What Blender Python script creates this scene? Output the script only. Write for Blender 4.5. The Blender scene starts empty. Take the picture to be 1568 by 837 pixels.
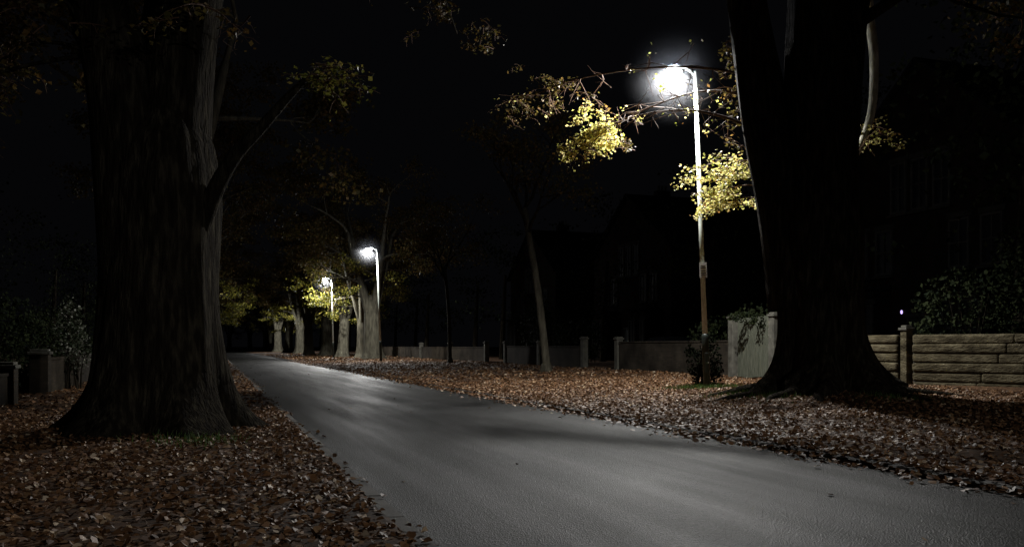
import bpy, math, random
import numpy as np
from mathutils import Vector, Matrix, noise

rng = random.Random(7)
nrg = np.random.default_rng(11)
scene = bpy.context.scene

# ---------------------------------------------------------------- frames
CU, CV = (-0.3194, 0.9476), (0.9476, 0.3194)      # along the road, across the road
def RP(t, s, z=0.0):
    return Vector((CV[0]*t + CU[0]*s, CV[1]*t + CU[1]*s, z))
def TS(x, y):
    return CV[0]*x + CV[1]*y, CU[0]*x + CU[1]*y
ROAD_ANG = math.atan2(CV[1], CV[0])
KL, KR = 1.30, 6.77
MOUNDS = []
def zg(t, s):
    if KL-0.05 < t < KR+0.05:
        return -0.05
    n = noise.noise(Vector((t*0.45, s*0.45, 1.3)))*0.05 + noise.noise(Vector((t*1.7, s*1.7, 5)))*0.018
    if t >= KR:
        e = min(1, (t-KR)/1.0)
        z = 0.045 + 0.020*min(t-KR, 12) + n*e
    else:
        e = min(1, (KL-t)/1.0)
        z = 0.10 + 0.006*min(KL-t, 10) + n*e
    for (mt, ms, r, h) in MOUNDS:
        d2 = (t-mt)**2 + (s-ms)**2
        z += h*math.exp(-d2/(r*r))
    return z
MOUNDS += [(-0.8, 13.1, 1.9, 0.12), (12.6, 16.3, 2.2, 0.22)]

# ---------------------------------------------------------------- materials
def newmat(name):
    m = bpy.data.materials.new(name); m.use_nodes = True
    nt = m.node_tree; nt.nodes.clear()
    out = nt.nodes.new('ShaderNodeOutputMaterial')
    return m, nt, out
def ramp(nt, stops, interp='LINEAR'):
    r = nt.nodes.new('ShaderNodeValToRGB'); cr = r.color_ramp; cr.interpolation = interp
    while len(cr.elements) < len(stops): cr.elements.new(0.5)
    for e, (p, c) in zip(cr.elements, stops):
        e.position = p; e.color = (c[0], c[1], c[2], 1)
    return r
def noise_mat(name, stops, scale=5.0, mapping=(1, 1, 1), rough=0.8, bump=0.3, bscale=None, metallic=0.0, detail=6, dist=0.02, spec=0.4):
    m, nt, out = newmat(name)
    L = nt.links.new
    tc = nt.nodes.new('ShaderNodeTexCoord'); mp = nt.nodes.new('ShaderNodeMapping')
    mp.inputs['Scale'].default_value = mapping
    L(tc.outputs['Object'], mp.inputs['Vector'])
    n = nt.nodes.new('ShaderNodeTexNoise'); n.inputs['Scale'].default_value = scale; n.inputs['Detail'].default_value = detail
    L(mp.outputs[0], n.inputs['Vector'])
    r = ramp(nt, stops); L(n.outputs[0], r.inputs[0])
    p = nt.nodes.new('ShaderNodeBsdfPrincipled')
    L(r.outputs[0], p.inputs['Base Color'])
    p.inputs['Roughness'].default_value = rough; p.inputs['Metallic'].default_value = metallic
    p.inputs['Specular IOR Level'].default_value = spec
    n2 = nt.nodes.new('ShaderNodeTexNoise'); n2.inputs['Scale'].default_value = bscale or scale*4; n2.inputs['Detail'].default_value = 5
    L(mp.outputs[0], n2.inputs['Vector'])
    b = nt.nodes.new('ShaderNodeBump'); b.inputs['Strength'].default_value = bump; b.inputs['Distance'].default_value = dist
    L(n2.outputs[0], b.inputs['Height']); L(b.outputs[0], p.inputs['Normal'])
    L(p.outputs[0], out.inputs[0])
    return m
def leaf_mat(name, stops, transl=0.35, rough=0.55, spec=0.3):
    m, nt, out = newmat(name); L = nt.links.new
    g = nt.nodes.new('ShaderNodeNewGeometry')
    r = ramp(nt, stops); L(g.outputs['Random Per Island'], r.inputs[0])
    p = nt.nodes.new('ShaderNodeBsdfPrincipled'); L(r.outputs[0], p.inputs['Base Color'])
    p.inputs['Roughness'].default_value = rough; p.inputs['Specular IOR Level'].default_value = spec
    t = nt.nodes.new('ShaderNodeBsdfTranslucent'); L(r.outputs[0], t.inputs['Color'])
    mx = nt.nodes.new('ShaderNodeMixShader'); mx.inputs[0].default_value = transl
    L(p.outputs[0], mx.inputs[1]); L(t.outputs[0], mx.inputs[2]); L(mx.outputs[0], out.inputs[0])
    return m
def emit_mat(name, col, st, clear=0.0):
    m, nt, out = newmat(name)
    e = nt.nodes.new('ShaderNodeEmission'); e.inputs[0].default_value = (*col, 1); e.inputs[1].default_value = st
    if clear:
        t = nt.nodes.new('ShaderNodeBsdfTransparent'); mx = nt.nodes.new('ShaderNodeMixShader'); mx.inputs[0].default_value = clear
        nt.links.new(e.outputs[0], mx.inputs[1]); nt.links.new(t.outputs[0], mx.inputs[2]); nt.links.new(mx.outputs[0], out.inputs[0])
    else:
        nt.links.new(e.outputs[0], out.inputs[0])
    return m

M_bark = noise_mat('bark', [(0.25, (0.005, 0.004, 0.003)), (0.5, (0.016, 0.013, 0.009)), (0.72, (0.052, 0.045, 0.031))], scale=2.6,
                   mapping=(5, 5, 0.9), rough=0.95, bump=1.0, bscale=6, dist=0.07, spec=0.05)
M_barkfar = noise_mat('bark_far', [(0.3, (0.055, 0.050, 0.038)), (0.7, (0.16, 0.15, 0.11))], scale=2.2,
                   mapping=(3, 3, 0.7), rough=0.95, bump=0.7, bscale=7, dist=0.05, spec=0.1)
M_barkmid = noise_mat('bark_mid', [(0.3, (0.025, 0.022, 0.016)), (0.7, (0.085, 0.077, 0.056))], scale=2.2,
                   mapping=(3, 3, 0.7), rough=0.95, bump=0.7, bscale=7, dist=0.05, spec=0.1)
M_barklit = noise_mat('bark_lit', [(0.3, (0.16, 0.155, 0.12)), (0.5, (0.34, 0.33, 0.26)), (0.7, (0.55, 0.53, 0.45))], scale=3,
                   mapping=(3, 3, 1), rough=0.85, bump=0.6, bscale=9, dist=0.03, spec=0.2)  # lamplight on the drooping limb put into a paler bark colour
M_twig = noise_mat('twig_bark', [(0.3, (0.07, 0.038, 0.024)), (0.7, (0.14, 0.085, 0.055))], scale=6, rough=0.8, spec=.15)
M_leaf_y = leaf_mat('leaf_yellow_lit', [(0.0, (0.18, 0.20, 0.03)), (0.35, (0.54, 0.51, 0.14)), (0.75, (0.76, 0.68, 0.32)), (0.92, (0.58, 0.44, 0.14)), (1.0, (0.25, 0.10, 0.03))])  # yellow leaves by the lamp, their overexposed paleness put into the colour
M_leaf_b = leaf_mat('leaf_autumn_brown', [(0.0, (0.05, 0.045, 0.012)), (0.5, (0.10, 0.08, 0.02)), (1.0, (0.15, 0.085, 0.025))])
M_leaf_far = leaf_mat('leaf_green_yellow', [(0.0, (0.03, 0.04, 0.008)), (0.5, (0.13, 0.13, 0.02)), (0.8, (0.34, 0.31, 0.05)), (1.0, (0.42, 0.33, 0.07))])
M_leaf_d = leaf_mat('leaf_dark_green', [(0.0, (0.006, 0.010, 0.005)), (1.0, (0.022, 0.028, 0.010))], transl=0.15, rough=0.75, spec=.08)
M_fallen = leaf_mat('fallen_leaf', [(0.0, (0.062, 0.029, 0.013)), (0.35, (0.125, 0.061, 0.027)), (0.7, (0.20, 0.100, 0.044)), (0.88, (0.28, 0.165, 0.083)), (0.955, (0.44, 0.32, 0.20)), (1.0, (0.58, 0.48, 0.36))],
                    transl=0.08, rough=0.58, spec=0.4)
M_grass = leaf_mat('grass_blade', [(0.0, (0.03, 0.07, 0.012)), (1.0, (0.09, 0.15, 0.03))], transl=0.2)

# leaf litter ground
def litter_mat():
    m, nt, out = newmat('leaf_litter_ground'); L = nt.links.new
    tc = nt.nodes.new('ShaderNodeTexCoord')
    v = nt.nodes.new('ShaderNodeTexVoronoi'); v.inputs['Scale'].default_value = 19
    L(tc.outputs['Object'], v.inputs['Vector'])
    sep = nt.nodes.new('ShaderNodeSeparateColor'); L(v.outputs['Color'], sep.inputs[0])
    r = ramp(nt, [(0.0, (0.040, 0.021, 0.011)), (0.4, (0.075, 0.037, 0.017)), (0.8, (0.12, 0.061, 0.028)), (1.0, (0.19, 0.11, 0.056))])
    L(sep.outputs[0], r.inputs[0])
    n = nt.nodes.new('ShaderNodeTexNoise'); n.inputs['Scale'].default_value = 0.7; n.inputs['Detail'].default_value = 5
    L(tc.outputs['Object'], n.inputs['Vector'])
    r2 = ramp(nt, [(0.35, (0.55, 0.55, 0.55)), (0.65, (1, 1, 1))]); L(n.outputs[0], r2.inputs[0])
    mx = nt.nodes.new('ShaderNodeMix'); mx.data_type = 'RGBA'; mx.blend_type = 'MULTIPLY'; mx.inputs[0].default_value = 1
    L(r.outputs[0], mx.inputs[6]); L(r2.outputs[0], mx.inputs[7])
    p = nt.nodes.new('ShaderNodeBsdfPrincipled'); p.inputs['Roughness'].default_value = 0.85; p.inputs['Specular IOR Level'].default_value = .2
    L(mx.outputs[2], p.inputs['Base Color'])
    b = nt.nodes.new('ShaderNodeBump'); b.inputs['Strength'].default_value = 0.8; b.inputs['Distance'].default_value = 0.03
    L(sep.outputs[1], b.inputs['Height']); L(b.outputs[0], p.inputs['Normal'])
    L(p.outputs[0], out.inputs[0]); return m
M_ground = litter_mat()

def asphalt_mat():
    m, nt, out = newmat('asphalt'); L = nt.links.new
    tc = nt.nodes.new('ShaderNodeTexCoord')
    rot = nt.nodes.new('ShaderNodeMapping'); rot.vector_type = 'POINT'
    rot.inputs['Rotation'].default_value = (0, 0, -ROAD_ANG)
    L(tc.outputs['Object'], rot.inputs['Vector'])
    mp = nt.nodes.new('ShaderNodeMapping'); mp.inputs['Scale'].default_value = (1.6, .12, 1)
    L(rot.outputs[0], mp.inputs['Vector'])
    a = nt.nodes.new('ShaderNodeTexNoise'); a.inputs['Scale'].default_value = 38; a.inputs['Detail'].default_value = 6; a.inputs['Roughness'].default_value = .75
    b_ = nt.nodes.new('ShaderNodeTexNoise'); b_.inputs['Scale'].default_value = 0.8; b_.inputs['Detail'].default_value = 7
    c_ = nt.nodes.new('ShaderNodeTexNoise'); c_.inputs['Scale'].default_value = 1.3; c_.inputs['Detail'].default_value = 6
    L(tc.outputs['Object'], a.inputs['Vector']); L(tc.outputs['Object'], b_.inputs['Vector']); L(mp.outputs[0], c_.inputs['Vector'])
    ra = ramp(nt, [(0.35, (0.004, 0.004, 0.004)), (0.52, (0.011, 0.011, 0.0105)), (0.68, (0.055, 0.055, 0.050))]); L(a.outputs[0], ra.inputs[0])
    rb = ramp(nt, [(0.3, (0.6, 0.6, 0.6)), (0.7, (1.1, 1.1, 1.1))]); L(b_.outputs[0], rb.inputs[0])
    rc = ramp(nt, [(0.3, (0.5, 0.5, 0.5)), (0.7, (1.15, 1.15, 1.12))]); L(c_.outputs[0], rc.inputs[0])
    mx = nt.nodes.new('ShaderNodeMix'); mx.data_type = 'RGBA'; mx.blend_type = 'MULTIPLY'; mx.inputs[0].default_value = 1
    L(ra.outputs[0], mx.inputs[6]); L(rb.outputs[0], mx.inputs[7])
    my = nt.nodes.new('ShaderNodeMix'); my.data_type = 'RGBA'; my.blend_type = 'MULTIPLY'; my.inputs[0].default_value = 1
    L(mx.outputs[2], my.inputs[6]); L(rc.outputs[0], my.inputs[7])
    p = nt.nodes.new('ShaderNodeBsdfPrincipled'); L(my.outputs[2], p.inputs['Base Color'])
    rr = ramp(nt, [(0.3, (0.44,)*3), (0.7, (0.60,)*3)]); L(c_.outputs[0], rr.inputs[0]); L(rr.outputs[0], p.inputs['Roughness'])
    p.inputs['Specular IOR Level'].default_value = 0.15; p.inputs['Specular Tint'].default_value = (1.0, .98, .94, 1)
    v = nt.nodes.new('ShaderNodeTexVoronoi'); v.inputs['Scale'].default_value = 80; L(tc.outputs['Object'], v.inputs['Vector'])
    b = nt.nodes.new('ShaderNodeBump'); b.inputs['Strength'].default_value = 0.8; b.inputs['Distance'].default_value = 0.01
    L(v.outputs[0], b.inputs['Height']); L(b.outputs[0], p.inputs['Normal'])
    L(p.outputs[0], out.inputs[0]); return m
M_asph = asphalt_mat()
M_kerb = noise_mat('kerb_concrete', [(0.3, (0.06, 0.057, 0.052)), (0.7, (0.15, 0.14, 0.128))], scale=3, rough=0.85, bscale=40)
M_steel = noise_mat('galvanised_steel', [(0.3, (0.42, 0.46, 0.41)), (0.7, (0.56, 0.60, 0.54))], scale=8, rough=0.6, metallic=0.0, bump=0.05)
M_darkpaint = noise_mat('dark_green_paint', [(0.3, (0.015, 0.022, 0.018)), (0.7, (0.03, 0.04, 0.033))], scale=6, rough=0.5, bump=0.1)
M_housing = noise_mat('lantern_housing', [(0.3, (0.2, 0.2, 0.2)), (0.7, (0.32, 0.32, 0.32))], scale=8, rough=0.5, bump=0.05)
M_sign = noise_mat('sign_face', [(0.3, (0.45, 0.45, 0.43)), (0.7, (0.7, 0.7, 0.68))], scale=6, rough=0.5, bump=0.02)
M_signink = noise_mat('sign_ink', [(0.3, (0.03, 0.03, 0.04)), (0.7, (0.06, 0.06, 0.07))], scale=6, rough=0.6, bump=0.02)
M_lens = emit_mat('lit_lens', (0.90, 0.93, 1.0), 330, clear=0.5)
M_porch = emit_mat('lit_porch_bulb', (0.6, 0.45, 1.0), 1.6)
M_block = noise_mat('rough_block', [(0.3, (0.030, 0.024, 0.014)), (0.5, (0.072, 0.060, 0.036)), (0.7, (0.14, 0.120, 0.075))], scale=2.5, mapping=(1, 1, 3), rough=0.95, bump=1.0, bscale=10, dist=0.06, spec=.1)
M_mortar = noise_mat('mortar', [(0.3, (0.02, 0.018, 0.014)), (0.7, (0.04, 0.036, 0.028))], scale=5, rough=0.95)
def brick_mat(name, c1, c2, mort, sc=1.0):
    m, nt, out = newmat(name); L = nt.links.new
    tc = nt.nodes.new('ShaderNodeTexCoord'); sx = nt.nodes.new('ShaderNodeSeparateXYZ'); L(tc.outputs['Object'], sx.inputs[0])
    ad = nt.nodes.new('ShaderNodeMath'); ad.operation = 'ADD'; L(sx.outputs[0], ad.inputs[0]); L(sx.outputs[1], ad.inputs[1])
    cx = nt.nodes.new('ShaderNodeCombineXYZ'); L(ad.outputs[0], cx.inputs[0]); L(sx.outputs[2], cx.inputs[1])
    b = nt.nodes.new('ShaderNodeTexBrick'); L(cx.outputs[0], b.inputs['Vector'])
    b.inputs['Scale'].default_value = sc; b.inputs['Brick Width'].default_value = 0.225; b.inputs['Row Height'].default_value = 0.075
    b.inputs['Mortar Size'].default_value = 0.008
    b.inputs['Color1'].default_value = (*c1, 1); b.inputs['Color2'].default_value = (*c2, 1); b.inputs['Mortar'].default_value = (*mort, 1)
    n = nt.nodes.new('ShaderNodeTexNoise'); n.inputs['Scale'].default_value = 1.2; n.inputs['Detail'].default_value = 6; L(tc.outputs['Object'], n.inputs['Vector'])
    rb = ramp(nt, [(0.3, (0.35,)*3), (0.7, (1.1,)*3)]); L(n.outputs[0], rb.inputs[0])
    mx = nt.nodes.new('ShaderNodeMix'); mx.data_type = 'RGBA'; mx.blend_type = 'MULTIPLY'; mx.inputs[0].default_value = 1
    L(b.outputs[0], mx.inputs[6]); L(rb.outputs[0], mx.inputs[7])
    p = nt.nodes.new('ShaderNodeBsdfPrincipled'); p.inputs['Roughness'].default_value = 0.9; p.inputs['Specular IOR Level'].default_value = .08
    L(mx.outputs[2], p.inputs['Base Color']); L(p.outputs[0], out.inputs[0]); return m
M_brick = brick_mat('shaded_brick', (0.011, 0.008, 0.006), (0.016, 0.011, 0.008), (0.014, 0.013, 0.011))  # lack of lamplight on the houses put into the brick colour
M_brickw = brick_mat('old_wall_brick', (0.038, 0.031, 0.022), (0.055, 0.044, 0.032), (0.034, 0.031, 0.027))
M_slate = noise_mat('slate_roof', [(0.3, (0.006, 0.006, 0.007)), (0.7, (0.014, 0.014, 0.016))], scale=3, rough=0.95, spec=.03)
M_frame = noise_mat('window_frame_paint', [(0.3, (0.024, 0.024, 0.022)), (0.7, (0.045, 0.045, 0.041))], scale=4, rough=0.7, bump=0.05, spec=.1)
M_sill = noise_mat('sill_stone', [(0.3, (0.016, 0.016, 0.014)), (0.7, (0.03, 0.029, 0.025))], scale=4, rough=0.9, spec=.1)
M_glass = noise_mat('window_glass', [(0.3, (0.006, 0.007, 0.008)), (0.7, (0.010, 0.011, 0.013))], scale=2, rough=0.4, bump=0.15, spec=0.2)
M_wood = noise_mat('gate_timber', [(0.3, (0.040, 0.045, 0.030)), (0.7, (0.10, 0.105, 0.077))], scale=4, mapping=(6, 6, 0.8), rough=0.85)
M_stonep = noise_mat('stone_pier', [(0.3, (0.05, 0.048, 0.04)), (0.7, (0.125, 0.12, 0.10))], scale=4, rough=0.9, spec=.15)
M_carpaint = noise_mat('car_paint', [(0.3, (0.03, 0.032, 0.04)), (0.7, (0.035, 0.037, 0.045))], scale=2, rough=0.2, bump=0.0, metallic=0.3)
M_rubber = noise_mat('rubber', [(0.3, (0.01,)*3), (0.7, (0.02,)*3)], scale=6, rough=0.9)

# ---------------------------------------------------------------- mesh builder
class MB:
    def __init__(s): s.v = []; s.f = []; s.m = []
    def add(s, vs, fs, mat):
        o = len(s.v); s.v.extend([tuple(x) for x in vs])
        for f in fs: s.f.append(tuple(i+o for i in f)); s.m.append(mat)
    def obj(s, name, mats, smooth=False, parent=None, bevel=0.0, loc=None, smooth_mats=None, bseg=2):
        me = bpy.data.meshes.new(name); me.from_pydata(s.v, [], s.f)
        for m in mats: me.materials.append(m)
        me.polygons.foreach_set('material_index', s.m)
        if smooth: me.polygons.foreach_set('use_smooth', [True]*len(s.f))
        if smooth_mats is not None: me.polygons.foreach_set('use_smooth', [x in smooth_mats for x in s.m])
        me.update()
        ob = bpy.data.objects.new(name, me); scene.collection.objects.link(ob)
        if parent: ob.parent = parent
        if loc is not None: ob.location = loc
        if bevel:
            b = ob.modifiers.new('Bevel', 'BEVEL'); b.width = bevel; b.segments = bseg; b.limit_method = 'ANGLE'
        return ob
    def box(s, c, size, mat=0, ang=0.0, jitter=0.0):
        hx, hy, hz = size[0]/2, size[1]/2, size[2]/2
        ca, sa = math.cos(ang), math.sin(ang); vs = []
        for x, y, z in [(-1,-1,-1),(1,-1,-1),(1,1,-1),(-1,1,-1),(-1,-1,1),(1,-1,1),(1,1,1),(-1,1,1)]:
            px, py, pz = x*hx, y*hy, z*hz
            if jitter: px += rng.uniform(-1,1)*jitter; py += rng.uniform(-1,1)*jitter; pz += rng.uniform(-1,1)*jitter
            vs.append((c[0]+px*ca-py*sa, c[1]+px*sa+py*ca, c[2]+pz))
        s.add(vs, [(0,3,2,1),(4,5,6,7),(0,1,5,4),(1,2,6,5),(2,3,7,6),(3,0,4,7)], mat)
    def tube(s, pts, radii, n=8, mat=0, shape=None, cap=True):
        pts = [Vector(p) for p in pts]; up = None; rings = []
        for i, p in enumerate(pts):
            d = (pts[min(i+1, len(pts)-1)] - pts[max(i-1, 0)]).normalized()
            if up is None:
                up = Vector((0, 1, 0)) if abs(d.z) > 0.7 else Vector((0, 0, 1))
            a = d.cross(up).normalized(); b = a.cross(d).normalized(); up = b
            ring = []
            for k in range(n):
                th = 2*math.pi*k/n
                r = radii[i]
                if shape: r = shape(p, th, r, i)
                ring.append(p + a*(math.cos(th)*r) + b*(math.sin(th)*r))
            rings.append(ring)
        vs = [v for r in rings for v in r]; fs = []
        for i in range(len(rings)-1):
            for k in range(n):
                k2 = (k+1) % n
                fs.append((i*n+k, i*n+k2, (i+1)*n+k2, (i+1)*n+k))
        if cap:
            fs.append(tuple(range(n))[::-1]); fs.append(tuple((len(rings)-1)*n+k for k in range(n)))
        s.add(vs, fs, mat)
    def ellipsoid(s, c, ax, sd, ra, rb, rz, z0=-1, z1=1, nu=20, nv=12, mat=0):
        vs = []; fs = []
        for j in range(nv+1):
            ph = (z0+(z1-z0)*j/nv)*math.pi/2*.995
            for i in range(nu):
                th = 2*math.pi*i/nu; rr = math.cos(ph)
                vs.append(c+ax*(ra*rr*math.cos(th))+sd*(rb*rr*math.sin(th))+Vector((0, 0, rz*math.sin(ph))))
        for j in range(nv):
            for i in range(nu): fs.append((j*nu+i, j*nu+(i+1) % nu, (j+1)*nu+(i+1) % nu, (j+1)*nu+i))
        fs.append(tuple(range(nu))[::-1]); fs.append(tuple(nv*nu+i for i in range(nu)))
        s.add(vs, fs, mat)
    def leaves(s, C, size, mat, flat=0.0, two=False):
        n = len(C)
        if n == 0: return
        C = np.asarray(C, float)
        d = nrg.normal(size=(n, 3)); d[:, 2] *= (1-flat); d /= np.linalg.norm(d, axis=1)[:, None]
        nr = nrg.normal(size=(n, 3)); nr[:, 2] += flat*4
        nr -= d*np.sum(nr*d, axis=1)[:, None]; nr /= np.linalg.norm(nr, axis=1)[:, None]
        w = np.cross(d, nr)
        L = (size*nrg.uniform(0.6, 1.3, n))[:, None]
        W = L*nrg.uniform(0.32, 0.48, n)[:, None]; K = L*nrg.uniform(-0.05, 0.22, n)[:, None]
        o = len(s.v)
        if two:
            P = np.stack([C-d*L*.5, C-d*L*.12+w*W+nr*K, C+d*L*.22+w*W*.8+nr*K*.8, C+d*L*.55-nr*K*.4,
                          C+d*L*.22-w*W*.8+nr*K*.8, C-d*L*.12-w*W+nr*K], axis=1).reshape(-1, 3)
            s.v.extend(map(tuple, P.tolist()))
            for i in range(n):
                b = o+i*6; s.f.append((b, b+1, b+2, b+3)); s.f.append((b, b+3, b+4, b+5))
            s.m.extend([mat]*(2*n))
        else:
            P = np.stack([C-d*L*.5, C+w*W+nr*K, C+d*L*.5, C-w*W+nr*K], axis=1).reshape(-1, 3)
            s.v.extend(map(tuple, P.tolist()))
            for i in range(n):
                b = o+i*4; s.f.append((b, b+1, b+2, b+3))
            s.m.extend([mat]*n)

# ---------------------------------------------------------------- ground
def lin(a, b, st):
    n = max(1, int(round((b-a)/st))); return [a+(b-a)*i/n for i in range(n)]
tl = [-600, -250, -90, -40, -20, -12, -8] + lin(-6, 1.1, 0.3) + [1.12, 1.17, 1.26, 1.32, 4, 6.75, 6.81, 6.90, 6.95] + lin(7.1, 19, 0.35) + [19, 22, 26, 32, 45, 90, 250, 600]
sl = [-500, -150, -60, -30, -15] + lin(-8, 50, 0.4) + lin(50, 120, 3) + [120, 150, 200, 300, 500, 900, 1500]
mb = MB(); vs = []; fs = []
for s_ in sl:
    for t_ in tl:
        vs.append(RP(t_, s_, zg(t_, s_)))
nt_ = len(tl)
for i in range(len(sl)-1):
    for j in range(nt_-1):
        fs.append((i*nt_+j, i*nt_+j+1, (i+1)*nt_+j+1, (i+1)*nt_+j))
mb.add(vs, fs, 0); mb.obj('ground', [M_ground], smooth=True)

# road
mb = MB(); vs = []; fs = []
rt = [KL, 1.5, 2.2, 3, 4.03, 5, 5.9, 6.55, KR]; rs = lin(-60, 120, 2)+lin(120, 900, 30)+[900]
for s_ in rs:
    for t_ in rt:
        c = 1-((t_-4.03)/2.74)**2
        vs.append(RP(t_, s_, 0.07*c-0.02))
for i in range(len(rs)-1):
    for j in range(len(rt)-1):
        n = len(rt); fs.append((i*n+j, i*n+j+1, (i+1)*n+j+1, (i+1)*n+j))
mb.add(vs, fs, 0); mb.obj('road', [M_asph], smooth=True)

# kerbs
def kerb(side):
    mb = MB(); s_ = -12.0
    while s_ < 260:
        Lk = 0.91 if s_ < 60 else 6
        g = 0.006
        jz = rng.uniform(-0.008, 0.008); jt = rng.uniform(-0.006, 0.006)
        if side < 0: prof = [(KL+jt, -0.1), (KL+jt, 0.075+jz), (KL-0.02+jt, 0.098+jz), (KL-0.14+jt, 0.102+jz), (KL-0.14+jt, -0.1)]
        else: prof = [(KR+jt, -0.1), (KR+jt, 0.028+jz), (KR+0.02+jt, 0.042+jz), (KR+0.14+jt, 0.046+jz), (KR+0.14+jt, -0.1)]
        v = [RP(a, s_+g, b) for a, b in prof] + [RP(a, s_+Lk-g, b) for a, b in prof]
        f = [(k, (k+1) % 5, 5+(k+1) % 5, 5+k) for k in range(5)] + [(4, 3, 2, 1, 0), (5, 6, 7, 8, 9)]
        mb.add(v, f, 0); s_ += Lk
    mb.obj('kerb', [M_kerb])
kerb(-1); kerb(1)

# ---------------------------------------------------------------- fallen leaves
def scatter(n, tr, sr, keep=None, lift=0.025):
    out = []
    t = nrg.uniform(tr[0], tr[1], n); s = nrg.uniform(sr[0], sr[1], n)
    for a, b in zip(t, s):
        if keep and not keep(a, b): continue
        z = zg(a, b)
        if KL-0.16 < a < KL: z = 0.105
        elif KR < a < KR+0.16: z = 0.048
        elif KL <= a <= KR:
            z = 0.07*(1-((a-4.03)/2.74)**2)-0.02
        p = RP(a, b, z + nrg.uniform(0.003, lift)); out.append(tuple(p))
    return np.array(out)
mb = MB()
def dens(a, b):
    return 0.55 + 0.8*noise.noise(Vector((a*0.9, b*0.9, 3))) + 0.25 > rng.random()*0.75
mb.leaves(scatter(34000, (-5.5, 1.16), (3.5, 17), dens), 0.060, 0, flat=0.68, two=True)
mb.leaves(scatter(12000, (-5.5, 1.15), (17, 45), dens), 0.10, 0, flat=0.8)
mb.leaves(scatter(62000, (6.9, 17.5), (3, 30), dens), 0.076, 0, flat=0.6)
mb.leaves(scatter(22000, (6.9, 17.5), (30, 75), dens), 0.13, 0, flat=0.75)
mb.leaves(scatter(4000, (-5.5, 1.2), (45, 120), None), 0.2, 0, flat=0.75)
mb.leaves(scatter(5000, (6.9, 17.5), (75, 140), None), 0.24, 0, flat=0.75)
mb.leaves(scatter(7500, (KL-0.2, KL+1.0), (3, 60), lambda a, b: rng.random() < math.exp(-max(0, a-KL+0.05)/0.08)*(0.35+noise.noise(Vector((b*0.7, 0, 0))))), 0.062, 0, flat=0.85, two=True)
mb.leaves(scatter(42000, (KR-1.2, KR+0.35), (3, 80), lambda a, b: rng.random() < math.exp(-max(0, KR-.06-a)/(0.12+0.16*abs(noise.noise(Vector((b*0.4, 7, 0)))))), lift=.06), 0.076, 0, flat=0.75, two=True)
mb.leaves(scatter(70, (KL, KR), (4, 60)), 0.06, 0, flat=0.85, two=True)
mb.obj('fallen_leaves', [M_fallen])

# ---------------------------------------------------------------- trees
def trunk_shape(zb, flare, lobes, ph, fh=0.42, ridge=0.05):
    def f(p, th, r, i):
        h = max(0, p.z-zb)
        fl = flare*math.exp(-h/fh)*(1+0.38*math.sin(lobes*th+ph)+0.22*math.sin((lobes*2-1)*th+ph*2))
        but = 0.05*math.exp(-h/2.0)*math.sin(lobes*th+ph)
        rn = noise.noise(Vector((math.cos(th)*3.2, math.sin(th)*3.2, p.z*0.35+ph)))
        rn2 = noise.noise(Vector((math.cos(th)*9, math.sin(th)*9, p.z*0.8+ph)))
        return r*(1+fl+but+rn*0.09+rn2*ridge)
    return f
def limb_shape(sd):
    def f(p, th, r, i):
        return r*(1+0.16*noise.noise(Vector((math.cos(th)*1.5+sd, math.sin(th)*1.5, p.length*0.8))) + 0.07*noise.noise(Vector((math.cos(th)*6, math.sin(th)*6+sd, p.length*1.5))))
    return f
def smoothpath(pts, n=6):
    P = [Vector(p) for p in pts]; out = []
    P = [P[0]*2-P[1]] + P + [P[-1]*2-P[-2]]
    for i in range(1, len(P)-2):
        for k in range(n):
            u = k/n; a, b, c, d = P[i-1], P[i], P[i+1], P[i+2]
            out.append(0.5*((2*b)+(c-a)*u+(2*a-5*b+4*c-d)*u*u+(3*b-a-3*c+d)*u**3))
    out.append(P[-2]); return out
def limb(mb, pts, r0, r1, n=12, mat=0):
    sp = smoothpath(pts); m = len(sp)
    rad = [r0+(r1-r0)*(i/(m-1))**0.8 for i in range(m)]
    mb.tube(sp, rad, n, mat, shape=limb_shape(rng.random()*9)); return sp
def grow(mb, p, d, L, r, depth, tips, nch=4, mat=0, droop=0.0):
    pts = [p.copy()]; d = d.normalized(); q = p.copy(); seg = 5
    for i in range(seg):
        d = (d + Vector((rng.gauss(0, .16), rng.gauss(0, .16), rng.gauss(0, .12)-droop))).normalized()
        q = q + d*(L/seg); pts.append(q.copy())
    rad = [r*(1-0.72*i/seg) for i in range(seg+1)]
    mb.tube(pts, rad, max(3, [4, 5, 7, 9][min(3, depth)]), mat if depth > 0 else 1, cap=False)
    if depth == 0:
        tips += [pts[2], pts[4], pts[5]]
        return
    for c in range(nch):
        u = rng.uniform(0.35, 1.0) if c else 1.0
        k = min(seg, max(1, int(round(u*seg))))
        ax = Vector((rng.gauss(0, 1), rng.gauss(0, 1), rng.gauss(0, .6)))
        nd = (d*0.75 + (ax-d*ax.dot(d)).normalized()*rng.uniform(.5, 1.0))
        grow(mb, pts[k], nd, L*rng.uniform(.5, .72), rad[k]*0.7+0.004, depth-1, tips, nch, mat, droop)
def fol(mb, tips, per, sig, size, mat=2, skip=.12):
    cs = []
    for t in tips:
        if rng.random() < skip: continue
        k = int(per*rng.uniform(.4, 1.5)); sg = sig*rng.uniform(.6, 1.3)
        a = nrg.normal(size=(k, 3))*np.array([sg, sg, sg*.45]); a += np.array(t); cs.append(a)
    mb.leaves(np.concatenate(cs), size, mat)
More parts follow.
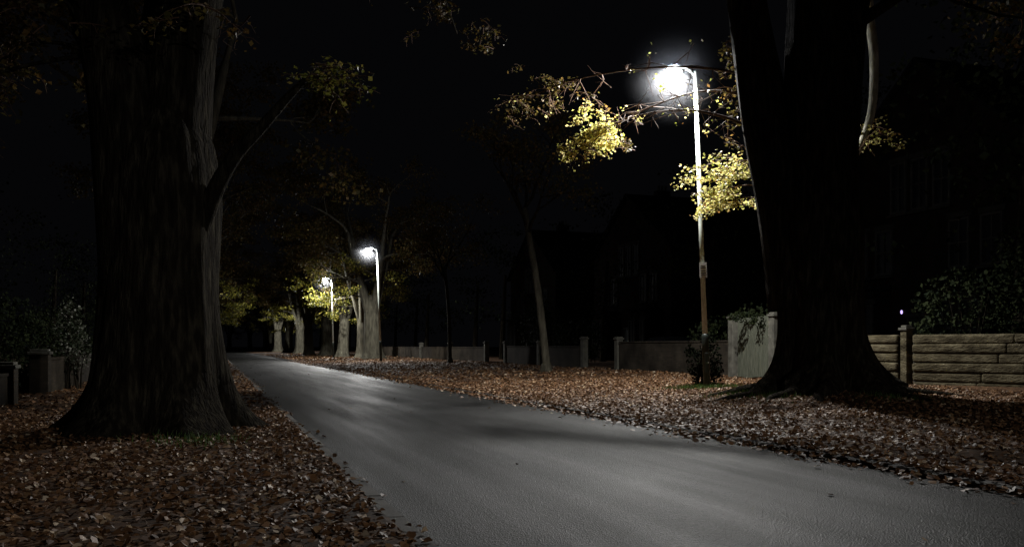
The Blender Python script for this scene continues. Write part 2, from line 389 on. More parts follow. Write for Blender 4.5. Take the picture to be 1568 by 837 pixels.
def spray(mb, p, d, L, n, size, mat=2, tmat=1, droop=0.08):
    p = Vector(p); d = Vector(d).normalized(); pts = [p.copy()]; q = p.copy(); dd = d.copy()
    for i in range(5):
        dd = (dd+Vector((rng.gauss(0, .12), rng.gauss(0, .12), rng.gauss(0, .08)-droop))).normalized(); q = q+dd*(L/5); pts.append(q.copy())
    mb.tube(pts, [0.014, .012, .010, .008, .006, .004], 4, tmat, cap=False)
    side = d.cross(Vector((0, 0, 1))).normalized(); cs = []
    for k in range(5):
        sgn = -1 if k % 2 else 1; b = pts[1+k % 5]
        e = b+side*sgn*L*rng.uniform(.2, .4)+dd*L*.2+Vector((0, 0, rng.gauss(-.05, .05)))
        mb.tube([b, (b+e)/2+Vector((0, 0, .03)), e], [.006, .005, .003], 3, tmat, cap=False)
        for j in range(n//7):
            u = rng.random(); c = b.lerp(e, u)+Vector((rng.gauss(0, .07), rng.gauss(0, .07), rng.gauss(-.01, .05))); cs.append(tuple(c))
    for j in range(n-5*(n//7)):
        u = rng.uniform(0.25, 5); k = int(min(4, u)); c = pts[k].lerp(pts[k+1], min(1, u-k))+Vector((rng.gauss(0, .08), rng.gauss(0, .08), rng.gauss(-.02, .05))); cs.append(tuple(c))
    mb.leaves(np.array(cs), size, mat, flat=0.45)
def sprays(mb, c, rad, n, L, nl, size, bias=(0, 0, 0), droop=0.08, mat=2):
    for i in range(n):
        o = Vector((rng.gauss(0, 1), rng.gauss(0, 1), rng.gauss(0, 1)))
        o = Vector((o.x*rad[0], o.y*rad[1], o.z*rad[2]))*0.5
        p = Vector(c)+o
        d = Vector((rng.gauss(0, .7)+bias[0], rng.gauss(0, .7)+bias[1], rng.gauss(0, .15)+bias[2]))
        spray(mb, p, d, L*rng.uniform(.6, 1.2), int(nl*rng.uniform(.5, 1.4)), size, mat=mat, droop=droop)

M_leaf_g = leaf_mat('leaf_dull_green', [(0.0, (0.06, 0.07, 0.012)), (0.6, (0.17, 0.17, 0.03)), (1.0, (0.26, 0.20, 0.05))])
TM = [M_bark, M_twig, M_leaf_y, M_barklit, M_leaf_b, M_leaf_g]
# ---- left big tree
mb = MB(); zb = 0.16
hs = [-0.25, 0, .08, .16, .25, .35, .48, .62, .8, 1.0, 1.25, 1.55, 1.9, 2.3, 2.7, 3.1, 3.5, 3.9, 4.3, 4.8]
base = Vector((-4.86, 12.2, zb))
pts = [base+Vector((0.012*h, 0.0, h)) for h in hs]
rad = [0.80, .80, .80, .80, .80, .80, .80, .80, .80, .80, .79, .78, .77, .76, .76, .76, .73, .66, .52, .3]
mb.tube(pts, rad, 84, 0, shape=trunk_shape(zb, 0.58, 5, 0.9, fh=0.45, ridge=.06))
tips = []
A = limb(mb, [(-4.78, 12.2, 2.0), (-4.68, 12.2, 4.2), (-4.45, 12.3, 6.0), (-4.0, 12.6, 8.2), (-3.6, 12.9, 10.5)], .60, .26, 22)
B = limb(mb, [(-5.0, 12.1, 2.0), (-5.2, 12.0, 4.3), (-5.6, 11.9, 6.2), (-6.2, 11.7, 8.5), (-6.7, 11.4, 11)], .60, .24, 22)
C = limb(mb, [(-4.95, 12.4, 2.0), (-4.95, 12.7, 5), (-4.9, 13.2, 7.5), (-4.9, 13.8, 10.5), (-4.8, 14, 12)], .58, .2, 18)
D = limb(mb, [(-4.35, 12.0, 2.5), (-4.02, 11.95, 3.35), (-3.72, 11.9, 3.85), (-3.35, 11.9, 4.25), (-3.02, 11.95, 4.65), (-2.8, 12, 4.9)], .15, .04, 10)
for q, dd in ((A[-1], (.4, .2, 1)), (B[-1], (-.4, -.2, 1)), (C[-1], (0, .5, 1)), (A[20], (.9, .3, .7)), (B[20], (-.9, -.2, .7)), (C[20], (-.5, .9, .7)), (B[22], (-.4, -.9, .7))):
    grow(mb, q, Vector(dd), 4.0, .13, 2, tips, 4)
fol(mb, tips, 45, .38, .12, 4)
sprays(mb, (-2.6, 12.0, 4.95), (.22, .3, .22), 11, .5, 34, .07, bias=(.5, 0, .1), mat=5)
for c in ((-6.6, 11.0, 4.7), (-7.0, 11.6, 5.2), (-7.4, 11.2, 4.4), (-5.9, 10.6, 5.6), (-3.9, 11.2, 5.7), (-6.2, 11.2, 5.3), (-6.9, 11, 5.9)):
    limb(mb, [(-5.5, 11.8, 5.2), ((c[0]-5.5)/2, (c[1]+11.8)/2, c[2]+.5), c], .04, .012, 5, 0)
    sprays(mb, c, (.6, .5, .4), 9, .7, 36, .085, mat=4)
K = limb(mb, [(-4.3, 12.4, 6.4), (-3.2, 14.0, 8.0), (-2.2, 16.5, 8.9), (-1.6, 19, 9.0), (-1.3, 21, 8.7)], .11, .02, 8, 0)
for k_ in (12, 15, 18, 21, 24): sprays(mb, tuple(K[k_]), (.9, .8, .3), 5, .75, 32, .09, mat=4)
mb.obj('lime_tree', TM, smooth_mats=(0, 1, 3))

# ---- right big tree
mb = MB(); zb = 0.38
base = Vector((6.86, 19.5, zb))
hs = [-0.4, -.15, 0, .08, .16, .25, .35, .48, .62, .8, 1.0, 1.25, 1.55, 1.9, 2.3, 2.7, 3.1, 3.5, 3.9, 4.3, 4.8, 5.3]
pts = [base+Vector((-0.05*h+0.0, 0, h)) for h in hs]
rad = [.86]*12+[.87, .89, .92, .95, .98, .99, .97, .9, .75, .5]
mb.tube(pts, rad, 84, 0, shape=trunk_shape(zb, 0.72, 6, 2.1, fh=0.5))
for an, Lr in ((200, 1.5), (172, 1.3), (250, 1.4), (300, 1.5), (345, 1.7), (225, 1.1), (140, 1.0)):
    a = math.radians(an); dv = Vector((math.cos(a), math.sin(a), 0))
    def gz(v):
        t, s = TS(v.x, v.y); return zg(t, s)
    rp = []
    for u, up_ in ((.8, .35), (1.2, .12), (1.55, .04), (1.55+Lr*.5, 0.0), (1.55+Lr, -.08)):
        v = base+dv*u+Vector((rng.gauss(0, .07), rng.gauss(0, .07), 0)); v.z = gz(v)+up_; rp.append(v)
    limb(mb, rp, .22, .05, 9)
A = limb(mb, [(6.40, 19.5, 2.2), (6.05, 19.5, 4.4), (5.58, 19.5, 6.4), (5.25, 19.5, 8.4), (4.9, 19.4, 10.8)], .70, .36, 26)
B = limb(mb, [(6.75, 19.3, 2.5), (6.6, 19.2, 5.0), (6.5, 19.1, 7.2), (6.5, 19.0, 9.5), (6.4, 18.8, 12)], .74, .5, 26)
C = limb(mb, [(7.0, 19.7, 2.2), (7.08, 19.7, 4.8), (7.25, 19.8, 6.6), (7.55, 20.0, 8.4), (8.1, 20.3, 11)], .66, .38, 24)
tips = []
for q, dd in ((A[-1], (-.4, -.1, 1)), (B[-1], (0, -.3, 1)), (C[-1], (.5, .2, 1)), (A[21], (-1, -.3, .5)), (B[20], (.1, -1, .5)), (C[20], (.9, .4, .5)), (A[22], (-.6, .7, .6)), (C[18], (.8, -.6, .6))):
    grow(mb, q, Vector(dd), 4.4, .15, 2, tips, 4)
fol(mb, tips, 42, .4, .12, 4)
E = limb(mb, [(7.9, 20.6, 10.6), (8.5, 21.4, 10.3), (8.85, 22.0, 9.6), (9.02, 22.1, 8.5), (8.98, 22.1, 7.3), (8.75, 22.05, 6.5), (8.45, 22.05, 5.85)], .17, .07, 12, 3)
sprays(mb, (8.75, 22.1, 6.7), (.45, .4, .35), 7, .5, 18, .085)
sprays(mb, (9.45, 22.3, 6.6), (.4, .4, .25), 6, .5, 18, .085)
F = limb(mb, [(5.5, 19.6, 6.0), (5.0, 20.6, 6.6), (4.2, 21.6, 7.05), (3.3, 22.4, 7.15), (2.5, 22.9, 6.95)], .045, .012, 8, 1)
G = limb(mb, [(5.4, 19.7, 6.6), (5.2, 21, 7.3), (4.6, 22.4, 7.7), (3.6, 23.0, 7.5), (2.9, 23.2, 7.2)], .035, .012, 7, 1)
H = limb(mb, [(5.5, 19.6, 7.2), (4.7, 20.8, 7.8), (3.4, 22.0, 8.2), (1.8, 23.2, 8.3), (.6, 24, 8.1)], .035, .012, 7, 1)
for P_ in (F, G, H):
    for k in range(6, len(P_), 2):
        for j in range(3):
            q = P_[k]; e = q+Vector((rng.gauss(-.25, .4), rng.gauss(0, .3), rng.gauss(-.2, .3)))
            m_ = (q+e)/2+Vector((rng.gauss(0, .08), 0, rng.gauss(.04, .06)))
            mb.tube([q, m_, e], [.012, .008, .004], 4, 1, cap=False)
            e2 = m_+Vector((rng.gauss(-.1, .25), rng.gauss(0, .2), rng.gauss(-.15, .2)))
            mb.tube([m_, e2], [.007, .003], 3, 1, cap=False)
            if rng.random() < .5: mb.leaves(np.array(e)+nrg.normal(size=(4, 3))*.08, .085, 2, flat=.3)
sprays(mb, (2.25, 23.4, 7.05), (.65, .7, .6), 24, .55, 48, .09, bias=(-.4, 0, 0))
sprays(mb, (2.4, 23.6, 6.95), (.35, .4, .35), 12, .4, 60, .09)
sprays(mb, (1.7, 23.3, 6.6), (.5, .5, .35), 9, .5, 30, .085, bias=(-.4, 0, 0))
sprays(mb, (3.0, 23.0, 6.4), (.5, .5, .3), 4, .45, 14, .08, mat=4)
sprays(mb, (1.3, 23.8, 8.0), (1.1, .9, .5), 13, .6, 30, .085, mat=4)
sprays(mb, (0.3, 24.2, 7.8), (.8, .7, .4), 8, .6, 26, .085, mat=4)
for z_ in (5.75, 5.45, 5.15, 4.85):
    limb(mb, [(6.1, 20.2, z_-.3), (5.7, 21.2, z_), (5.2, 21.8, z_+.02)], .03, .01, 5, 1)
    sprays(mb, (5.4, 21.9, z_), (.75, .6, .08), 9, .6, 50, .085, bias=(-.5, 0, 0), droop=.03)
for z_ in (8.5, 8.0, 7.4, 6.8, 6.3):
    sprays(mb, (5.3, 21.2, z_), (.4, .4, .3), 4, .5, 18, .085, mat=4)
mb.obj('lime_tree', TM, smooth_mats=(0, 1, 3))

# ---- generic avenue trees
def avenue_mesh(seed, H=4.6, R=.72, per=46, low=True):
    global rng
    keep_r = rng; rng = random.Random(seed); mb = MB()
    hs = [-.3, 0, .1, .2, .35, .55, .8, 1.2, 1.7, 2.4, 3.2, 4.0, H, H+.6]
    lx, ly = rng.uniform(-.06, .06), rng.uniform(-.06, .06)
    pts = [Vector((lx*h, ly*h, h)) for h in hs]
    mb.tube(pts, [R*(1-.04*max(0, h)) for h in hs[:-2]]+[R*.75, R*.35], 28, 0, shape=trunk_shape(0, .5, 5, seed, fh=.4))
    tips = []; ltips = []; top = pts[-2]
    for k in range(4):
        a = k*math.pi/2+rng.uniform(-.4, .4); dv = Vector((math.cos(a), math.sin(a), 0))
        sp = limb(mb, [top+Vector((0, 0, -1.4))+dv*.15, top+dv*.8+Vector((0, 0, .9)), top+dv*1.5+Vector((0, 0, 3)), top+dv*2.1+Vector((0, 0, 5.5))], R*.5, R*.2, 12)
        grow(mb, sp[-1], dv*.5+Vector((0, 0, 1)), 3.8, .12, 2, tips, 4)
        grow(mb, sp[13], dv*1.0+Vector((0, 0, .5)), 3.6, .11, 2, tips, 4)
        if low: grow(mb, sp[8], (dv+Vector((-dv.y, dv.x, 0))*rng.uniform(-.8, .8)) + Vector((0, 0, .15)), 3.0, .09, 2, ltips, 3, droop=.05)
    fol(mb, tips, per, .42, .17, 3)
    if low: fol(mb, ltips, per*.8, .32, .15, 2, skip=.35)
    rng = keep_r
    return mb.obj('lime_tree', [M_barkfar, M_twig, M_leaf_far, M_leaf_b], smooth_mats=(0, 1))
v1 = avenue_mesh(3); v2 = avenue_mesh(8, H=5.2, R=.66); v3 = avenue_mesh(21, H=4.8, R=.8); v4 = avenue_mesh(33, H=6.0, R=.75, low=False)
VM = [v1.data, v2.data, v3.data]
def place(ob, t, s, rz, sc):
    p = RP(t, s, zg(t, s)-.02); ob.location = p; ob.rotation_euler = (0, 0, rz); ob.scale = (sc, sc, sc)
spots = [(13.5, 79), (13.2, 96), (13.0, 107), (12.5, 124), (13.2, 146), (12.5, 160), (12.8, 190), (12.5, 206), (12.8, 235),
         (-1.0, 100), (-1.2, 122), (-1.1, 146), (-1.2, 172), (-1.1, 200), (-1.1, 235), (5, 300), (-3, 290), (11, 290), (15, 270), (14.2, 88), (14.4, 114)]
objs = [v1, v2, v3]
for i, (t, s) in enumerate(spots):
    if i < 3: o = objs[i]
    else:
        o = bpy.data.objects.new('lime_tree', VM[(i*2+i//3) % 3]); scene.collection.objects.link(o)
    place(o, t, s, rng.uniform(0, 6.28), rng.uniform(.9, 1.12))
place(v4, -1.6, 33, .4, 1.0)
for (s_, rz) in ((56, 2.2), (78, 4.1)):
    o = bpy.data.objects.new('lime_tree', v4.data); scene.collection.objects.link(o); place(o, -1.3, s_, rz, 1.05)

# ---- slender trees on the right verge
def slender(base, top, r, seed, name='young_tree'):
    global rng
    kr = rng; rng = random.Random(seed); mb = MB(); b = Vector(base); t = Vector(top)
    mid = b.lerp(t, .5)+Vector((.1, 0, 0))
    limb(mb, [b+Vector((0, 0, -.3)), b+Vector((0, 0, .3)), mid, t], r, r*.6, 12)
    mb.tube([b+Vector((0, 0, -.2)), b+Vector((0, 0, .05)), b+Vector((0, 0, .35))], [r*1.7, r*1.35, r*.95], 12, 0)
    tips = []
    for k in range(5):
        a = k*1.26+rng.uniform(-.3, .3)
        grow(mb, t-(t-b).normalized()*(.3*k), Vector((math.cos(a)*.7, math.sin(a)*.7, 1.1)), 3.0, r*.4, 2, tips, 3, mat=1)
    fol(mb, tips, 34, .34, .13)
    rng = kr
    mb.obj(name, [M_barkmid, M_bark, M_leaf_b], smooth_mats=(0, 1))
slender((1.50, 39.0, .2), (.55, 39.2, 7.4), .21, 5)
slender((-4.05, 58.0, .2), (-4.4, 58, 6.5), .16, 9)

# ---------------------------------------------------------------- shrubs
def shrub(name, lobes, n, size, mat, stems=True):
    mb = MB(); cs = []
    tot = sum(l[3]*l[4]*l[5] for l in lobes)
    for (x, y, z, rx, ry, rz) in lobes:
        k = int(n*(rx*ry*rz)/tot)
        d = nrg.normal(size=(k, 3)); d /= np.linalg.norm(d, axis=1)[:, None]
        rr = nrg.uniform(.45, 1.08, k)**.6
        P = d*rr[:, None]*np.array([rx, ry, rz])+np.array([x, y, z])
        keep = np.array([noise.noise(Vector(p)*2.6) > -.12 for p in P.tolist()])
        cs.append(P[keep])
        if stems:
            g = Vector((x, y, 0.1))
            for j in range(5):
                e = Vector((x+rng.gauss(0, rx*.4), y+rng.gauss(0, ry*.4), z+rz*rng.uniform(-.2, .8)))
                mb.tube([g+Vector((rng.gauss(0, .1), rng.gauss(0, .1), 0)), (g+e)/2, e], [.03, .02, .008], 5, 1, cap=False)
    mb.leaves(np.concatenate(cs), size, 0)
    return mb.obj(name, [mat, M_bark])
def R3(t, s, z): v = RP(t, s, z); return (v.x, v.y, v.z)
M_ivy = leaf_mat('leaf_ivy', [(0.0, (0.002, 0.003, 0.002)), (1.0, (0.007, 0.009, 0.004))], transl=0.1, rough=0.85, spec=.03)
shrub('ivy_bush', [(5.55, 25.6, .9, .5, .45, .75), (5.35, 25.5, 1.25, .4, .35, .45), (5.7, 25.7, .5, .42, .4, .45)], 2600, .08, M_ivy)
shrub('garden_bush', [(12.9, 25.0, 2.2, 1.6, 1.0, 1.3), (15.0, 24.6, 2.7, 1.6, 1.2, 1.7), (14.8, 25.2, 3.9, 1.1, .9, 1.0)], 9000, .12, M_leaf_d)
shrub('garden_bush', [(*R3(18.6, 27.5, 2.0), .9, .9, .9), (*R3(19, 31, 1.4), 1.1, 1.3, 1.1), (*R3(19.5, 46, 1.6), 1.5, 2, 1.3), (*R3(19.5, 52, 2.2), 1.5, 2, 2.0)], 9000, .14, M_leaf_d)
shrub('climbing_plant', [(*R3(16.8, 25.4, 2.25), .65, .3, .22), (*R3(16.8, 24.7, 2.1), .3, .25, .3)], 900, .08, M_leaf_d, stems=False)
shrub('privet_hedge', [(*R3(-5.2, 24+i*2.1, 1.2+.25*math.sin(i*1.7)), 1.0, 1.3, 1.25) for i in range(9)], 15000, .10, M_leaf_d)
shrub('variegated_shrub', [(-12.3, 24.6, 1.75, .42, .4, .9), (-12.1, 24.7, 1.1, .5, .4, .6)], 1500, .08,
      leaf_mat('leaf_variegated', [(0, (.02, .035, .015)), (.7, (.08, .09, .055)), (1, (.36, .36, .31))]))
mb = MB(); tp = []
for i in range(30):
    s_ = 22+i*6.5; side = i % 2
    c = RP(22.5+rng.uniform(-1, 2.5) if side else -11-rng.uniform(0, 5), s_, 0)
    if side and s_ < 30: continue
    mb.tube([c, c+Vector((.1, 0, 3)), c+Vector((.3, 0, 7))], [.25, .2, .1], 8, 0)
    for k in range(34): tp.append(c+Vector((rng.gauss(0, 1.7), rng.gauss(0, 1.7), rng.uniform(3.2, 11))))
for (t_, s_) in ((22.5, 20), (22.8, 15.5), (38, 20), (39, 28), (39, 36), (38, 45)):
    c = RP(t_, s_, 0); mb.tube([c, c+Vector((.1, 0, 3)), c+Vector((.3, 0, 9))], [.3, .22, .1], 8, 0)
    for k in range(60): tp.append(c+Vector((rng.gauss(0, 1.9), rng.gauss(0, 1.9), rng.uniform(4.0, 14 if t_ < 30 else 18))))
fol(mb, tp, 30, .6, .22, 1)
mb.obj('distant_tree_mass', [M_bark, M_leaf_d])

# grass tufts
mb = MB(); vs = []; fs = []
for (cx, cy, n, sd) in ((5.3, 24.2, 1400, .55), (4.9, 24.0, 600, .4), (5.2, 19.6, 700, .45), (5.5, 18.6, 400, .35), (7.6, 17.6, 250, .35), (-3.9, 10.9, 250, .3)):
    for k in range(n):
        x, y = cx+rng.gauss(0, sd), cy+rng.gauss(0, sd); t, s = TS(x, y)
        if t < KR+.2 and t > KL-.2: continue
        z = zg(t, s); h = rng.uniform(.05, .13); a = rng.random()*6.28; w = .008
        o = len(vs); vs += [(x-w*math.cos(a), y-w*math.sin(a), z), (x+w*math.cos(a), y+w*math.sin(a), z), (x+rng.gauss(0, .03), y+rng.gauss(0, .03), z+h)]; fs.append((o, o+1, o+2))
mb.add(vs, fs, 0); mb.obj('grass_tufts', [M_grass])

# ---------------------------------------------------------------- street lamps
# volume added round some lanterns to imitate glare: scattering density fades to nothing at 1.6 m
mm, nt, out = newmat('halo'); vsn = nt.nodes.new('ShaderNodeVolumeScatter'); vsn.inputs['Anisotropy'].default_value = .0
vsn.inputs['Color'].default_value = (.90, .93, 1, 1)
tc = nt.nodes.new('ShaderNodeTexCoord'); ln = nt.nodes.new('ShaderNodeVectorMath'); ln.operation = 'LENGTH'
nt.links.new(tc.outputs['Object'], ln.inputs[0])
mr = nt.nodes.new('ShaderNodeMapRange'); mr.inputs['From Min'].default_value = 0; mr.inputs['From Max'].default_value = 1.6
mr.inputs['To Min'].default_value = 1; mr.inputs['To Max'].default_value = 0
nt.links.new(ln.outputs['Value'], mr.inputs['Value'])
pw = nt.nodes.new('ShaderNodeMath'); pw.operation = 'POWER'; pw.inputs[1].default_value = 3.0; nt.links.new(mr.outputs[0], pw.inputs[0])
ml = nt.nodes.new('ShaderNodeMath'); ml.operation = 'MULTIPLY'; ml.inputs[1].default_value = .05; nt.links.new(pw.outputs[0], ml.inputs[0])
nt.links.new(ml.outputs[0], vsn.inputs['Density']); nt.links.new(vsn.outputs[0], out.inputs['Volume'])
M_halo = mm

def street_lamp(x, y, z0, H, leanx, power, sign=False, cone=172, blend=.3, halo=False):
    e = bpy.data.objects.new('street_lamp', None); scene.collection.objects.link(e); e.location = (x, y, z0)
    e.rotation_euler = (0, leanx, 0)
    ax = Vector((-CV[0], -CV[1], 0)); sd = Vector((-ax.y, ax.x, 0))
    mb = MB()
    mb.tube([(0, 0, -.3), (0, 0, 1.45), (0, 0, 1.5), (0, 0, 1.56)], [.095, .095, .09, .066], 20, 1)
    mb.tube([(0, 0, 1.5), (0, 0, H*.5), (0, 0, H)], [.072, .063, .052], 18, 0)
    mb.tube([(0, 0, H-.01), (0, 0, H+.05)], [.052, .03], 12, 0)
    mb.obj('post', [M_steel, M_darkpaint], smooth=True, parent=e)
    mb = MB(); mb.box((0, -.098, .75), (.11, .02, .55), 0); mb.box((.04, -.11, .75), (.015, .01, .03), 1)
    mb.obj('access_door', [M_darkpaint, M_steel], parent=e, bevel=.004)
    mb = MB(); hz = H+.02
    mb.tube([Vector((0, 0, H-.10)), ax*.1+Vector((0, 0, H+.02)), ax*.3+Vector((0, 0, hz+.10)), ax*.55+Vector((0, 0, hz+.14))], [.04, .036, .03, .03], 10, 0)
    mb.obj('bracket_arm', [M_steel], smooth=True, parent=e)
    c = ax*.66+Vector((0, 0, hz))
    mb = MB(); mb.ellipsoid(c+Vector((0, 0, .10)), ax, sd, .17, .13, .09, 0, 1); mb.obj('lantern_canopy', [M_housing], smooth=True, parent=e)
    mb = MB(); mb.ellipsoid(c+Vector((0, 0, -.06)), ax, sd, .22, .19, .18); mb.obj('glass_bowl', [M_lens], smooth=True, parent=e)
    if sign:
        mb = MB(); mb.box((0, -.085, 3.3), (.2, .012, .42), 0)
        for zz, w in ((3.42, .13), (3.36, .15), (3.28, .12), (3.22, .14), (3.16, .10)): mb.box((0, -.093, zz), (w, .004, .022), 1)
        mb.box((0, 0, 3.42), (.14, .16, .02), 2); mb.box((0, 0, 3.18), (.14, .16, .02), 2)
        mb.obj('parking_plate', [M_sign, M_signink, M_steel], parent=e)
    if halo:
        mb = MB(); mb.ellipsoid(Vector((0, 0, 0)), ax, sd, 1.6, 1.6, 1.6, nu=24)
        mb.obj('glare_halo', [M_halo], smooth=True, parent=e, loc=c+Vector((0, 0, -.06)))
    l = bpy.data.lights.new('lantern_light', 'SPOT'); l.energy = power*2; l.color = (1.0, .985, .95)   # the glass passes half
    l.spot_size = math.radians(cone); l.spot_blend = blend; l.shadow_soft_size = .10
    lo = bpy.data.objects.new('lantern_light', l); scene.collection.objects.link(lo); lo.parent = e
    lo.location = c+Vector((0, 0, -.06))
    q = Vector((ax.x*.30, ax.y*.30, -1)).to_track_quat('-Z', 'Y'); lo.rotation_euler = q.to_euler()
    return e
street_lamp(5.39, 24.5, .1, 8.75, math.radians(-2.2), 5800, True, cone=166, blend=.45, halo=True)
def lamp_ts(t, s, lean, P, H=8.55, halo=False):
    v = RP(t, s, .15); return street_lamp(v.x, v.y, v.z, H, math.radians(lean), P, halo=halo)
lamp_ts(12.2, 67.6, -2.2, 4500, halo=True)
lamp_ts(11.2, 88, -1.5, 4800, 7.7, halo=True)
lamp_ts(13.6, 136, 0, 4500)
lamp_ts(13.6, 180, 0, 4500)
lamp_ts(12.6, -18, 0, 4600)  # unseen lamp behind the camera, added to brighten the foreground

# ---------------------------------------------------------------- boundary walls (right)
def blockwall(t0, s0, t1, s1, h, name='block_wall'):
    mb = MB(); a = RP(t0, s0); b = RP(t1, s1); d = (b-a); L = d.length; d.normalize(); ang = math.atan2(d.y, d.x)
    n = Vector((-d.y, d.x, 0))
    z0 = .12; c = (a+b)/2; mb.box((c.x, c.y, z0+h/2-.02), (L, .11, h-.06), 1, ang)
    ch = h/6
    for r in range(6):
        u = 0
        while u < L-.05:
            w = min(rng.uniform(1.6, 2.8), L-u)
            if L-u-w < .5: w = L-u
            p = a+d*(u+w/2)+n*rng.uniform(-.022, .022)
            mb.box((p.x, p.y, z0+ch*(r+.5)), (w-.004, .22, ch-.018), 0, ang, jitter=.013); u += w
    return mb.obj(name, [M_block, M_mortar], bevel=.09, bseg=3)
blockwall(17.35, 22.9, 17.75, 19.55, 1.5)
blockwall(17.80, 19.1, 19.2, 15.9, 1.5)
blockwall(19.35, 15.55, 23.0, 9.0, 1.5)
def pier(name, t, s, w, h, mat, cap=True):
    mb = MB(); p = RP(t, s, 0); mb.box((p.x, p.y, h/2+.05), (w, w, h), 0, ROAD_ANG)
    if cap:
        mb.box((p.x, p.y, h+.09), (w+.08, w+.08, .07), 1, ROAD_ANG)
        mb.box((p.x, p.y, h+.155), (w-.02, w-.02, .06), 1, ROAD_ANG)
    mb.obj(name, [mat, M_stonep], bevel=.012)
pier('stone_pier', 17.78, 19.33, .22, 1.68, M_block)
pier('stone_pier', 19.27, 15.72, .22, 1.68, M_block)
gz0 = .25
e = bpy.data.objects.new('garden_gate', None); scene.collection.objects.link(e)
mb = MB()
for i in range(13):
    s_ = 24.45+i*.145; p = RP(17.0, s_, 0); mb.box((p.x, p.y, gz0+1.02+.03*math.sin(i*.5)), (.025, .138, 2.0), 0, ROAD_ANG)
mb.obj('boards', [M_wood], parent=e, bevel=.004)
mb = MB()
for z_ in (.55, 1.25, 1.95):
    p = RP(17.035, 25.32, 0); mb.box((p.x, p.y, gz0+z_), (.04, 1.75, .12), 0, ROAD_ANG)
mb.obj('rails', [M_wood], parent=e, bevel=.004)
pier('stone_pier', 17.0, 24.15, .3, 2.2, M_stonep); pier('stone_pier', 17.0, 26.5, .3, 2.2, M_stonep)
def brickwall(t, s0, s1, h, name='brick_wall', z0=.1):
    mb = MB(); a = RP(t, s0); b = RP(t, s1); c = (a+b)/2; L = s1-s0
    mb.box((c.x, c.y, z0+h/2), (.22, L, h), 0, ROAD_ANG); mb.box((c.x, c.y, z0+h+.035), (.27, L, .066), 0, ROAD_ANG)
    mb.obj(name, [M_brickw, M_stonep], bevel=.008)
brickwall(17.3, 26.8, 36.0, 1.35)
for (s_, h) in ((36.3, 1.55), (40.2, 1.6)): pier('stone_pier', 17.3, s_, .3, h, M_stonep)
brickwall(17.3, 40.5, 52, 1.15)
for s_ in (46.3, 52.3, 56.5, 66, 76): pier('stone_pier', 17.25, s_, .3, 1.45, M_stonep)
brickwall(17.35, 56.8, 110, 1.1)
brickwall(-4.0, 24.5, 60, .85)
pier('stone_pier', -4.0, 24.2, .42, 1.05, M_brickw); pier('stone_pier', -4.0, 20.3, .42, .8, M_brickw); pier('stone_pier', -4.0, 29.0, .42, 1.05, M_brickw)
brickwall(-4.0, 8, 20, .6)

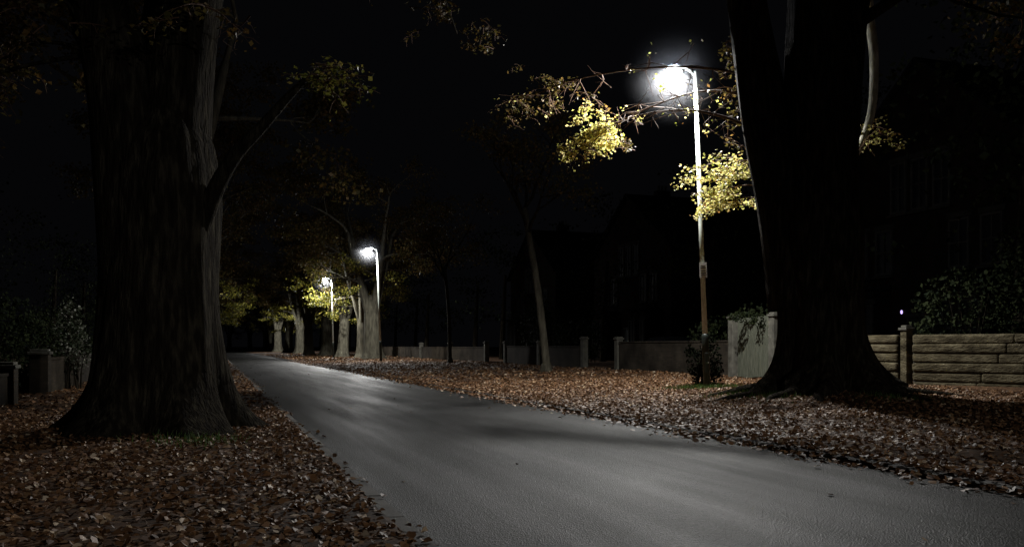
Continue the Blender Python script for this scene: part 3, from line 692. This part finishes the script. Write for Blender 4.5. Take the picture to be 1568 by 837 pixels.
# ---------------------------------------------------------------- houses
def house(t, s, W, D, He, Hr, name='brick_house', porch=False):
    e = bpy.data.objects.new(name, None); scene.collection.objects.link(e); e.location = RP(t, s, .25); e.rotation_euler = (0, 0, ROAD_ANG)
    mb = MB(); mb.box((D/2, 0, He/2), (D, W, He), 0)
    mb.add([(0, -W/2, He), (0, W/2, He), (0, 0, Hr), (D, -W/2, He), (D, W/2, He), (D, 0, Hr)], [(0, 2, 1), (3, 4, 5)], 0)
    for yy in (-W*.25, W*.25):
        mb.box((-.45, yy, 1.7), (.9, 2.2, 3.4), 0)
    mb.obj('walls', [M_brick], parent=e)
    mb = MB(); o = .35; k = (Hr-He)/(W/2)
    for sg in (-1, 1):
        y0 = sg*(W/2+o); z0 = He-o*k
        vs = [(-o, y0, z0), (D+o, y0, z0), (D+o, 0, Hr+.02), (-o, 0, Hr+.02), (-o, y0, z0+.14), (D+o, y0, z0+.14), (D+o, 0, Hr+.16), (-o, 0, Hr+.16)]
        mb.add(vs, [(0,1,2,3), (4,5,6,7), (0,1,5,4), (1,2,6,5), (2,3,7,6), (3,0,4,7)], 0)
    for yy in (-W*.25, W*.25): mb.box((-.5, yy, 3.5), (1.1, 2.4, .16), 0)
    mb.obj('roof', [M_slate], parent=e)
    mb = MB(); mb.box((D*.5, W*.3, Hr), (1.1, .6, 2.4), 0)
    for j in range(3): mb.tube([(D*.5-.3+.3*j, W*.3, Hr+1.2), (D*.5-.3+.3*j, W*.3, Hr+1.6)], [.11, .09], 10, 1)
    mb.obj('chimney', [M_brick, M_stonep], parent=e)
    def window(x, yy, zc, w, h, nm):
        mb = MB(); f = .09
        mb.box((x-.02, yy, zc), (.03, w, h), 1)
        mb.box((x-.05, yy-w/2, zc), (.09, f, h+f), 0); mb.box((x-.05, yy+w/2, zc), (.09, f, h+f), 0)
        mb.box((x-.053, yy, zc+h/2), (.09, w-f, f), 0); mb.box((x-.053, yy, zc-h/2), (.09, w-f, f), 0)
        mb.box((x-.06, yy, zc), (.07, w-f, .06), 0); mb.box((x-.047, yy, zc), (.05, .05, h-f), 0)
        mb.box((x-.09, yy, zc-h/2-.12), (.2, w+.3, .1), 2); mb.box((x-.03, yy, zc+h/2+.17), (.08, w+.3, .2), 2)
        mb.obj(nm, [M_frame, M_glass, M_sill], parent=e)
    n = 0
    for yy in (-W*.25, W*.25):
        for dy in (-.62, .62): window(-.9, yy+dy, 1.9, .9, 1.7, 'window_%d' % n); n += 1
        for dy in (-.75, .75): window(0, yy+dy, 5.0, .9, 1.8, 'window_%d' % n); n += 1
    for dy in (-1.15, 0, 1.15): window(0, dy, He-.6, .8, 2.0, 'window_%d' % n); n += 1
    mb = MB(); mb.box((-.03, 0, 1.1), (.06, 1.0, 2.2), 0); mb.box((-.07, 0, 2.3), (.14, 1.3, .16), 1)
    for yy in (-.58, .58): mb.box((-.05, yy, 1.1), (.1, .12, 2.2), 1)
    mb.obj('front_door', [M_darkpaint, M_frame], parent=e)
    if porch:
        mb = MB(); mb.tube([(-.12, .9, 2.38), (-.12, .9, 2.42), (-.12, .9, 2.5), (-.12, .9, 2.54)], [.02, .045, .045, .02], 10, 0)
        mb.box((-.06, .9, 2.56), (.12, .06, .03), 1); mb.obj('porch_light', [M_porch, M_darkpaint], parent=e, smooth=False)
    return e
house(27.0, 28.6, 11, 9, 8.2, 12.5, porch=True)
house(27.5, 56, 12, 9, 7.6, 11.5)
house(27.5, 76, 12, 9, 7.6, 11.5)
h4 = house(-16, 40, 12, 9, 7.6, 11.5); h4.rotation_euler = (0, 0, ROAD_ANG+math.pi)

# ---------------------------------------------------------------- parked car in the drive
e = bpy.data.objects.new('parked_car', None); scene.collection.objects.link(e); e.location = RP(20.6, 38.2, .32); e.rotation_euler = (0, 0, ROAD_ANG+.15)
mb = MB()
st = [(-2.05, .62, .35, .62), (-1.95, .76, .25, .72), (-1.3, .84, .22, .86), (-.5, .86, .22, .93), (.6, .86, .22, .95), (1.5, .84, .22, .98), (1.95, .78, .25, .95), (2.05, .68, .38, .85)]
vs = []; fs = []
for (x, w, zb_, zt) in st: vs += [(x, -w*.92, zb_), (x, -w, (zb_+zt)/2), (x, -w*.93, zt), (x, 0, zt+.03), (x, w*.93, zt), (x, w, (zb_+zt)/2), (x, w*.92, zb_)]
for i in range(len(st)-1):
    for k in range(6): fs.append((i*7+k, i*7+k+1, (i+1)*7+k+1, (i+1)*7+k))
fs += [tuple(range(7)), tuple(range(49, 56))[::-1]]; mb.add(vs, fs, 0); mb.obj('body', [M_carpaint], smooth=True, parent=e)
mb = MB(); cab = [(-1.0, .74, .90), (-.35, .60, 1.40), (.2, .60, 1.46), (1.2, .58, 1.42), (1.85, .68, .98)]; vs = []
for (x, w, z) in cab: vs += [(x, -.78, .92), (x, -w, z), (x, w, z), (x, .78, .92)]
for i in range(4):
    for k in range(3):
        mb.add([vs[i*4+k], vs[i*4+k+1], vs[(i+1)*4+k+1], vs[(i+1)*4+k]], [(0, 1, 2, 3)], 0 if (k == 1 and i in (1, 2)) else 1)
mb.obj('cabin', [M_carpaint, M_glass], parent=e)
mb = MB()
for x in (-1.3, 1.25):
    for y in (-.78, .78):
        mb.tube([(x, y-.1, .31), (x, y+.1, .31)], [.31, .31], 20, 0); mb.tube([(x, y-.11, .31), (x, y+.11, .31)], [.18, .18], 14, 1)
mb.obj('wheels', [M_rubber, M_steel], parent=e)

# ---------------------------------------------------------------- night sky
w = bpy.data.worlds.new('World'); scene.world = w; w.use_nodes = True
bg = w.node_tree.nodes['Background']; bg.inputs[0].default_value = (.80, .82, 1.0, 1); bg.inputs[1].default_value = .0018

# ---------------------------------------------------------------- camera
cam = bpy.data.cameras.new('camera'); co = bpy.data.objects.new('camera', cam); scene.collection.objects.link(co)
co.location = (0, 0, 1.3); co.rotation_euler = (math.radians(90), 0, 0)
cam.sensor_width = 36; cam.lens = 31.18; cam.shift_y = .0711; cam.clip_end = 3000; cam.clip_start = .05
scene.camera = co
scene.view_settings.view_transform = 'Standard'; scene.view_settings.look = 'None'; scene.view_settings.exposure = 0; scene.view_settings.gamma = 1
